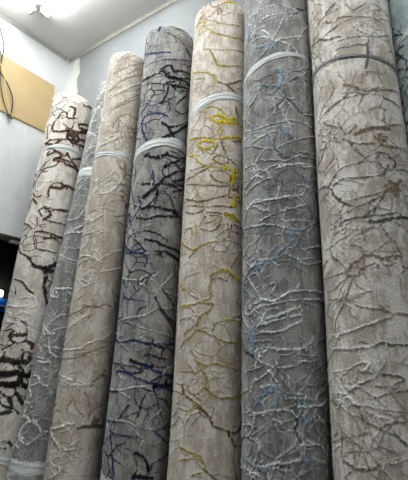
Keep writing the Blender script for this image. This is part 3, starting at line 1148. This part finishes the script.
def carpet_pile(i, B, Tp, r):
    rng = np.random.default_rng(40 + i); rnd = random.Random(90 + i)
    L = (Vector(Tp) - Vector(B)).length
    front = np.radians(np.arange(-62, 142, 0.75)); back = np.radians(np.linspace(142, 298, 53)[:-1])
    th = np.concatenate([front, back]); nt_ = len(th)
    rows = int(L/0.003); vv = np.linspace(0, L, rows)
    TH, VV = np.meshgrid(th, vv)                      # rows x cols
    Dn = {}
    best = np.full(TH.shape, 9.0); colr = np.zeros(TH.shape + (3,)); mask = np.zeros(TH.shape); hgt = np.zeros(TH.shape)
    def block(n):                                     # blotchy noise, n grid steps wide
        q = rng.normal(0, 1, (TH.shape[0]//n + 2, TH.shape[1]//n + 2))
        q = np.repeat(np.repeat(q, n, 0), n, 1)
        q = (q + np.roll(q, n//2, 0) + np.roll(q, n//2, 1) + np.roll(np.roll(q, n//2, 0), n//2, 1))/2
        return q[:TH.shape[0], :TH.shape[1]]
    jit = rng.normal(0, 0.0007, TH.shape) + 0.00055*block(3)
    grain = np.clip(0.8*rng.normal(0, 1, TH.shape) + 0.6*block(3), -1.9, 2.2)
    pal = PAL[i]
    tdeg = np.degrees(th)

    def stamp(pts, hw, letter, strength=1.0, height=1.0):
        """distance of the grid to a polyline of (theta deg, v m) points"""
        col = np.array(pal[letter]) * rnd.uniform(0.85, 1.15); H = SHAPE[letter]*height*1.5/1000
        pad = hw*2 + 0.008
        P = [(math.radians(a)*r, v) for a, v in pts]
        if len(P) == 1: P = [P[0], (P[0][0] + 1e-4, P[0][1])]
        thick = np.cumsum(rng.normal(0, 0.35, len(P))); thick = hw*0.4*np.sin(thick*1.3 + rnd.uniform(0, 6.28))
        us = [p[0] for p in P]; vs = [p[1] for p in P]
        for shift in (0, 2*math.pi*r, -2*math.pi*r):
            u0, u1 = min(us)+shift-pad, max(us)+shift+pad
            ci = np.where((th*r >= u0) & (th*r <= u1))[0]
            ri = np.where((vv >= min(vs)-pad) & (vv <= max(vs)+pad))[0]
            if not len(ci) or not len(ri): continue
            sl = np.ix_(ri, ci)
            U = TH[sl]*r - shift; V = VV[sl]; d = np.full(U.shape, 9.0)
            for q_, ((ua, va), (ub, vb)) in enumerate(zip(P[:-1], P[1:])):
                du, dv = ub-ua, vb-va; q = du*du+dv*dv+1e-12
                t = np.clip(((U-ua)*du + (V-va)*dv)/q, 0, 1)
                d = np.minimum(d, np.hypot(U-ua-t*du, V-va-t*dv) - thick[q_])
            d = d + jit[sl]*(1.0 + hw/0.006*0.8)
            mk = np.clip((hw + 0.0016 - d)/0.0032, 0, 1)*strength
            keep = mk > 0.02
            old = colr[sl]; om = mask[sl]
            nm = om + mk*(1-om)
            w = np.where(nm > 0, mk/np.maximum(nm, 1e-6), 0)[..., None]
            colr[sl] = np.where(keep[..., None], old*(1-w) + (col*(1+0.28*grain[sl])[..., None])*w, old); mask[sl] = np.where(keep, nm, om)
            hh = H*np.exp(-(d/(hw*1.1+0.001))**2)
            hgt[sl] = np.where(np.abs(hh) > np.abs(hgt[sl]), hh, hgt[sl])

    def organic(pts, amp):
        """smooth curve through the points with a small wander across it"""
        if len(pts) < 2: return pts
        P = np.array([(math.radians(a)*r, v) for a, v in pts]); out = []
        for k in range(len(P)-1):
            p0, p1, p2, p3 = P[max(k-1, 0)], P[k], P[k+1], P[min(k+2, len(P)-1)]
            n = max(2, int(np.hypot(*(p2-p1))/0.012))
            for j in range(n):
                t = j/n
                out.append(0.5*(2*p1 + (p2-p0)*t + (2*p0-5*p1+4*p2-p3)*t*t + (3*p1-p0-3*p2+p3)*t**3))
        out.append(P[-1]); out = np.array(out); out += rng.normal(0, amp, out.shape)
        return [(math.degrees(u/r), v) for u, v in out]

    def vein(t0, v0, length, heading):
        pts = [(t0, v0)]; a = heading; u, v = math.radians(t0)*r, v0
        for _ in range(max(2, int(length/0.03))):
            a += rnd.gauss(0, 0.35); u += math.cos(a)*0.03; v += math.sin(a)*0.03
            pts.append((math.degrees(u/r), min(max(v, 0.005), L-0.005)))
        return pts


    # fine web of cracks, dense in patches: cells round jittered points, wrapped round the roll
    def wave(ku, kv, n=4):
        o = 0
        for _ in range(n):
            a = max(1, round(rnd.uniform(0.6, 1.6)*ku*r)) ; o = o + np.sin(a*TH*rnd.choice((-1, 1)) + rnd.uniform(0.6, 1.6)*kv*VV + rnd.uniform(0, 6.28))
        return o/n
    def web(cu, cv, hw, lo_, hi_, letters, strength, H):
        nu = max(3, int(round(2*math.pi*r/cu))); nv = int(L/cv) + 3
        sx = rng.uniform(0.05, 0.95, (nv, nu)); sy = rng.uniform(0.05, 0.95, (nv, nu))
        gu = (TH/(2*math.pi)*nu + 0.35*wave(22, 25)) % nu; gv = VV/cv + 1 + 0.35*wave(22, 25) + 0.6*wave(6, 3)
        gv = np.clip(gv, 0.01, nv-1.01)
        iu = np.floor(gu).astype(int); iv = np.floor(gv).astype(int)
        f1 = np.full(TH.shape, 1e9); f2 = f1.copy(); p1 = np.zeros(TH.shape+(2,)); p2 = p1.copy()
        for dv in (-1, 0, 1):
            for du in (-1, 0, 1):
                ju = (iu+du) % nu; jv = np.clip(iv+dv, 0, nv-1)
                px = (iu+du + sx[jv, ju] - gu)*cu; py = (iv+dv + sy[jv, ju] - gv)*cv
                d = px*px + py*py
                near = d < f1; mid = (~near) & (d < f2)
                f2 = np.where(near, f1, np.where(mid, d, f2)); p2 = np.where(near[..., None], p1, np.where(mid[..., None], np.stack([px, py], -1), p2))
                f1 = np.where(near, d, f1); p1 = np.where(near[..., None], np.stack([px, py], -1), p1)
        sep_ = np.maximum(np.hypot(*(np.moveaxis(p1-p2, -1, 0))), 1e-4)
        e = (f2-f1)/(2*sep_) + jit*0.8
        pm = np.clip((wave(9, 8) - lo_)/(hi_-lo_), 0, 1)
        mk = np.clip((hw*(0.4+0.9*pm)*1.15 + 0.0014 - e)/0.0026, 0, 1)*min(1, strength*1.2)*np.minimum(1, pm*2)
        pick = np.clip(((wave(6, 5, 3)+0.8)/1.6*len(letters)).astype(int), 0, len(letters)-1)
        cl = np.array([pal[q] for q in letters])[pick]; sg = np.array([SHAPE[q] for q in letters])[pick]
        nm = mask + mk*(1-mask); w = np.where(nm > 0, mk/np.maximum(nm, 1e-6), 0)[..., None]
        colr[:] = colr*(1-w) + cl*w; mask[:] = nm
        hh = H/1000*np.sign(sg)*np.exp(-(e/(hw+0.001))**2)*pm
        hgt[:] = np.where(np.abs(hh) > np.abs(hgt), hh, hgt)
    for cu, cv, hw_, lo_, hi_, lets, st, H in WEB[i]:
        web(cu, cv, hw_, lo_, hi_, lets, st, H)
    # faint raised veins in nearly the ground colour, all round
    for _ in range({3: 100, 5: 90, 7: 70}.get(i, 140)):
        t0 = rnd.uniform(-62, 298); v0 = rnd.uniform(0, L)
        lt = rnd.choice(FINE[i])
        stamp(organic(vein(t0, v0, rnd.uniform(0.1, 0.35), rnd.choice((0, math.pi)) + rnd.gauss(0.3, 0.5)), 0.0012),
              rnd.uniform(0.0012, 0.0020), lt, rnd.uniform(0.2, 0.5), 0.7)
    # strong veins on the sides not covered by the measured ones
    nback = 70
    for _ in range(nback):
        v0 = rnd.uniform(0, L)
        t0 = rnd.uniform(140, 300)
        hd = rnd.choice((0, math.pi)) + rnd.gauss(0, 0.55)
        base = vein(t0, v0, rnd.uniform(0.12, 0.4), hd); lt = rnd.choice(BACKV[i])
        if any(-50 < a < 125 for a, _v in base): continue
        stamp(organic(base, 0.0014), rnd.uniform(0.0022, 0.005), lt)
        k = base[len(base)//2]
        br = vein(k[0], k[1], rnd.uniform(0.06, 0.2), hd + rnd.choice((-1, 1))*rnd.uniform(0.6, 1.3))
        if not any(-50 < a < 125 for a, _v in br): stamp(organic(br, 0.0014), rnd.uniform(0.002, 0.004), lt)
    # below the frame and above it the veins go on across the front
    lo = min((p[1] for _l, _h, _b, pp in parse(VEINS[i]) for p in pp), default=0)/1000
    hi = max((p[1] for _l, _h, _b, pp in parse(VEINS[i]) for p in pp), default=0)/1000
    for z0, z1 in ((0.0, lo-0.02), (hi+0.02, L)):
        for _ in range(int(max(0, z1-z0)*40)):
            base = vein(rnd.uniform(-60, 140), rnd.uniform(z0, z1), rnd.uniform(0.1, 0.3), rnd.choice((0, math.pi)) + rnd.gauss(0, 0.5))
            base = [(a, min(max(v, z0), z1)) for a, v in base]
            stamp(organic(base, 0.0014), rnd.uniform(0.002, 0.0045), rnd.choice(BACKV[i]))
    # the veins seen in front
    for lt, hw, blob, pts in parse(VEINS[i]):
        pts = [(a, v/1000) for a, v in pts]
        if blob:
            stamp([pts[0]], hw*0.65, lt, 0.9)
            for q_ in range(7):
                a = q_*0.9 + rnd.uniform(-.4, .4); k_ = hw*rnd.uniform(0.6, 1.0)
                stamp([(pts[0][0]+math.degrees(math.cos(a)*k_/r), pts[0][1]+math.sin(a)*k_)], hw*rnd.uniform(0.2, 0.45), lt, 0.85)
        else:
            for _ in range(1 + (rnd.random() < (0.6 if i in (2, 6) else 0.2))):   # short thin branches leaving the vein
                q = rnd.choice(pts); l2 = rnd.choice(FINE[i]) if rnd.random() < 0.45 else lt
                stamp(organic(vein(q[0], q[1], rnd.uniform(0.03, 0.12), rnd.uniform(0, 6.28)), 0.001), rnd.uniform(0.0010, 0.0018), l2, 0.8, 0.8)
            stamp(organic(pts, 0.0017), max(hw*VW*BOLD.get(lt, 1.0)*(0.8 if i == 4 else 1.0), 0.0013), lt, 0.95)

    tuft = rng.normal(0, 0.0006, TH.shape) + mask*np.abs(rng.normal(0, 0.0011, TH.shape))
    # rolled fabric sags a little: slow waves along and around
    sag = 0.0022*np.sin(VV*2.1 + i) * np.cos(2*TH + i) + 0.0015*np.sin(VV*5.3 + 2*i)
    for (vs, ks, ws) in STRAPS[i]:                    # the band pinches the pile
        sag = sag - 0.004*np.exp(-((VV - vs - ks*np.sin(TH))/(ws*0.6))**2)
    rr = r - 0.0005 + hgt + tuft + sag
    edge = np.clip(np.minimum(VV, L-VV)/0.022, 0, 1)
    rr = rr - 0.016*(1-np.sqrt(1-(1-edge)**2))
    X = rr*np.cos(TH); Y = rr*np.sin(TH)
    V3 = np.stack([X, Y, VV], -1).reshape(-1, 3)
    idx = np.arange(rows*nt_).reshape(rows, nt_)
    a = idx[:-1]; bq = idx[1:]
    F = np.stack([a, np.roll(a, -1, 1), np.roll(bq, -1, 1), bq], -1).reshape(-1, 4)
    me = np_mesh('carpet_pile', V3, F)
    at = me.attributes.new('pile', 'FLOAT_COLOR', 'POINT')
    at.data.foreach_set('color', np.concatenate([colr, mask[..., None]], -1).astype(np.float32).ravel())
    return me, L

def rolled_end(r, z, up):
    """spiral of carpet layers seen at the end of the roll"""
    nr, na = 60, 72; v = []; f = []
    for j in range(nr+1):
        for k in range(na):
            a = 2*math.pi*k/na; rad = 0.012 + (r-0.012)*j/nr
            ph = (rad/0.0135 - k/na) % 1.0
            dz = -0.006*(1-abs(2*ph-1))**3 - 0.004
            if j == nr: dz = -0.002
            v.append((rad*math.cos(a), rad*math.sin(a), z + (dz if up else -dz)))
    for j in range(nr):
        for k in range(na):
            q = (j*na+k, j*na+(k+1) % na, (j+1)*na+(k+1) % na, (j+1)*na+k)
            f.append(q if not up else q[::-1])
    return np_mesh('rolled_end', v, f)

M_film = []
def film_material(name, c):
    m, nt, b = nodes_of(name); co = coords(nt, (1, 1, 7))
    n = noise(nt, co, 16.0, 4.0, 0.6)
    nt.links.new(mix(nt, ramp(nt, n, 0.3, 0.7), tuple(x*0.84 for x in c), c), b.inputs['Base Color'])
    b.inputs['Roughness'].default_value = 0.38
    bump(nt, b, n, 0.7, 0.006)
    return m
M_white_film = film_material('white_plastic_film', (0.74, 0.78, 0.78))
M_clear_film = film_material('grey_plastic_film', (0.33, 0.35, 0.34))

def strap_mesh(r, v0, k, w, seed, L):
    rng = random.Random(seed); na, nw = 144, 10; v = []; f = []
    ph = [rng.uniform(0, 6.28) for _ in range(6)]
    for j in range(nw+1):
        s = j/nw*2-1
        for q in range(na):
            a = 2*math.pi*q/na
            ww = w*0.5*(1 + 0.10*math.sin(3*a+ph[0]) + 0.06*math.sin(7*a+ph[1]) + 0.05*math.sin(13*a+ph[4]))
            z = v0 + k*math.sin(a) + s*ww
            rad = r + 0.0022 + 0.0016*math.sin(s*7 + 2*a + ph[2]) + 0.001*math.sin(s*11 - 5*a + ph[3]) - 0.0018*s*s
            v.append((rad*math.cos(a), rad*math.sin(a), z))
    for j in range(nw):
        for q in range(na):
            f.append((j*na+q, j*na+(q+1) % na, (j+1)*na+(q+1) % na, (j+1)*na+q))
    return np_mesh('strap', v, f)

ROLL_LABEL = {
 1: 'cream carpet roll with dark brown and black cracked veins, standing nearest the left wall',
 2: 'plain grey carpet roll with white veins, between the brown-veined and plain beige rolls',
 3: 'beige carpet roll with painted tan shadow lines and white veins, standing left of the navy-veined roll',
 4: 'dark grey carpet roll with navy blue veins and a wide white band',
 5: 'cream carpet roll with bright yellow and gold veins',
 6: 'grey carpet roll with pale blue and silvery white veins',
 7: 'widest taupe carpet roll with charcoal and brown veins, right of the blue-veined roll',
 8: 'teal grey carpet roll with thin dark curved lines at the right edge',
}
M_back_cloth = plain('woven_carpet_backing', (0.30, 0.27, 0.23), 0.9, var=0.25, scale=90.0)
for i in range(1, 9):
    B, Tp, r = ROLLS[i]
    Tp = tuple(Vector(Tp) + (Vector(B) - Vector(Tp)).normalized()*0.034)
    root = empty('carpet_roll', B)
    a = (Vector(Tp) - Vector(B)).normalized()
    e1 = Vector((0, -1, 0)); e1 = (e1 - a*e1.dot(a)).normalized(); e2 = a.cross(e1)
    root.rotation_euler = Matrix((e1, e2, a)).transposed().to_euler()
    tag(root, ROLL_LABEL[i], 'carpet roll', 'carpet rolls standing in a row along the wall')
    me, L = carpet_pile(i, B, Tp, r)
    link('carpet_pile', me, carpet_material(i), root)
    link('rolled_end', rolled_end(r-0.018, L, True), M_back_cloth, root)
    link('rolled_end', rolled_end(r-0.018, 0.0, False), M_back_cloth, root)
    for n, (v0, k, w) in enumerate(STRAPS[i]):
        if i == 8: v0, k = 3.02, 0.05
        o = link('strap', strap_mesh(r, v0, k, w, i*10+n, L), M_clear_film if i == 7 else M_white_film, root)
        o['label'] = 'thin grey film band' if i == 7 else 'white plastic film band'

# ------------------------------------------------------------------ camera and view
cam = bpy.data.cameras.new('camera'); cam.sensor_fit = 'VERTICAL'; cam.sensor_height = 24.0
cam.lens = 24.0*429.254/480; cam.clip_start = 0.05
co_ = bpy.data.objects.new('camera', cam); COL.objects.link(co_)
R = Vector((0.8201268, 0.5721023, 0.0095404)); U = Vector((0.1448696, -0.2237478, 0.9638204)); F = Vector((-0.5535385, 0.7890728, 0.2663818))
mw = Matrix((R, U, -F)).transposed().to_4x4(); mw.translation = Vector((0, 0, 1.52)); co_.matrix_world = mw
sc.camera = co_

w = bpy.data.worlds.new('world'); sc.world = w; w.use_nodes = True
w.node_tree.nodes['Background'].inputs[0].default_value = (0.05, 0.05, 0.055, 1)
w.node_tree.nodes['Background'].inputs[1].default_value = 0.3
sc.view_settings.view_transform = 'Standard'; sc.view_settings.look = 'None'
sc.view_settings.gamma = 1.0; sc.view_settings.use_curve_mapping = False
sc.view_settings.exposure = EXPO
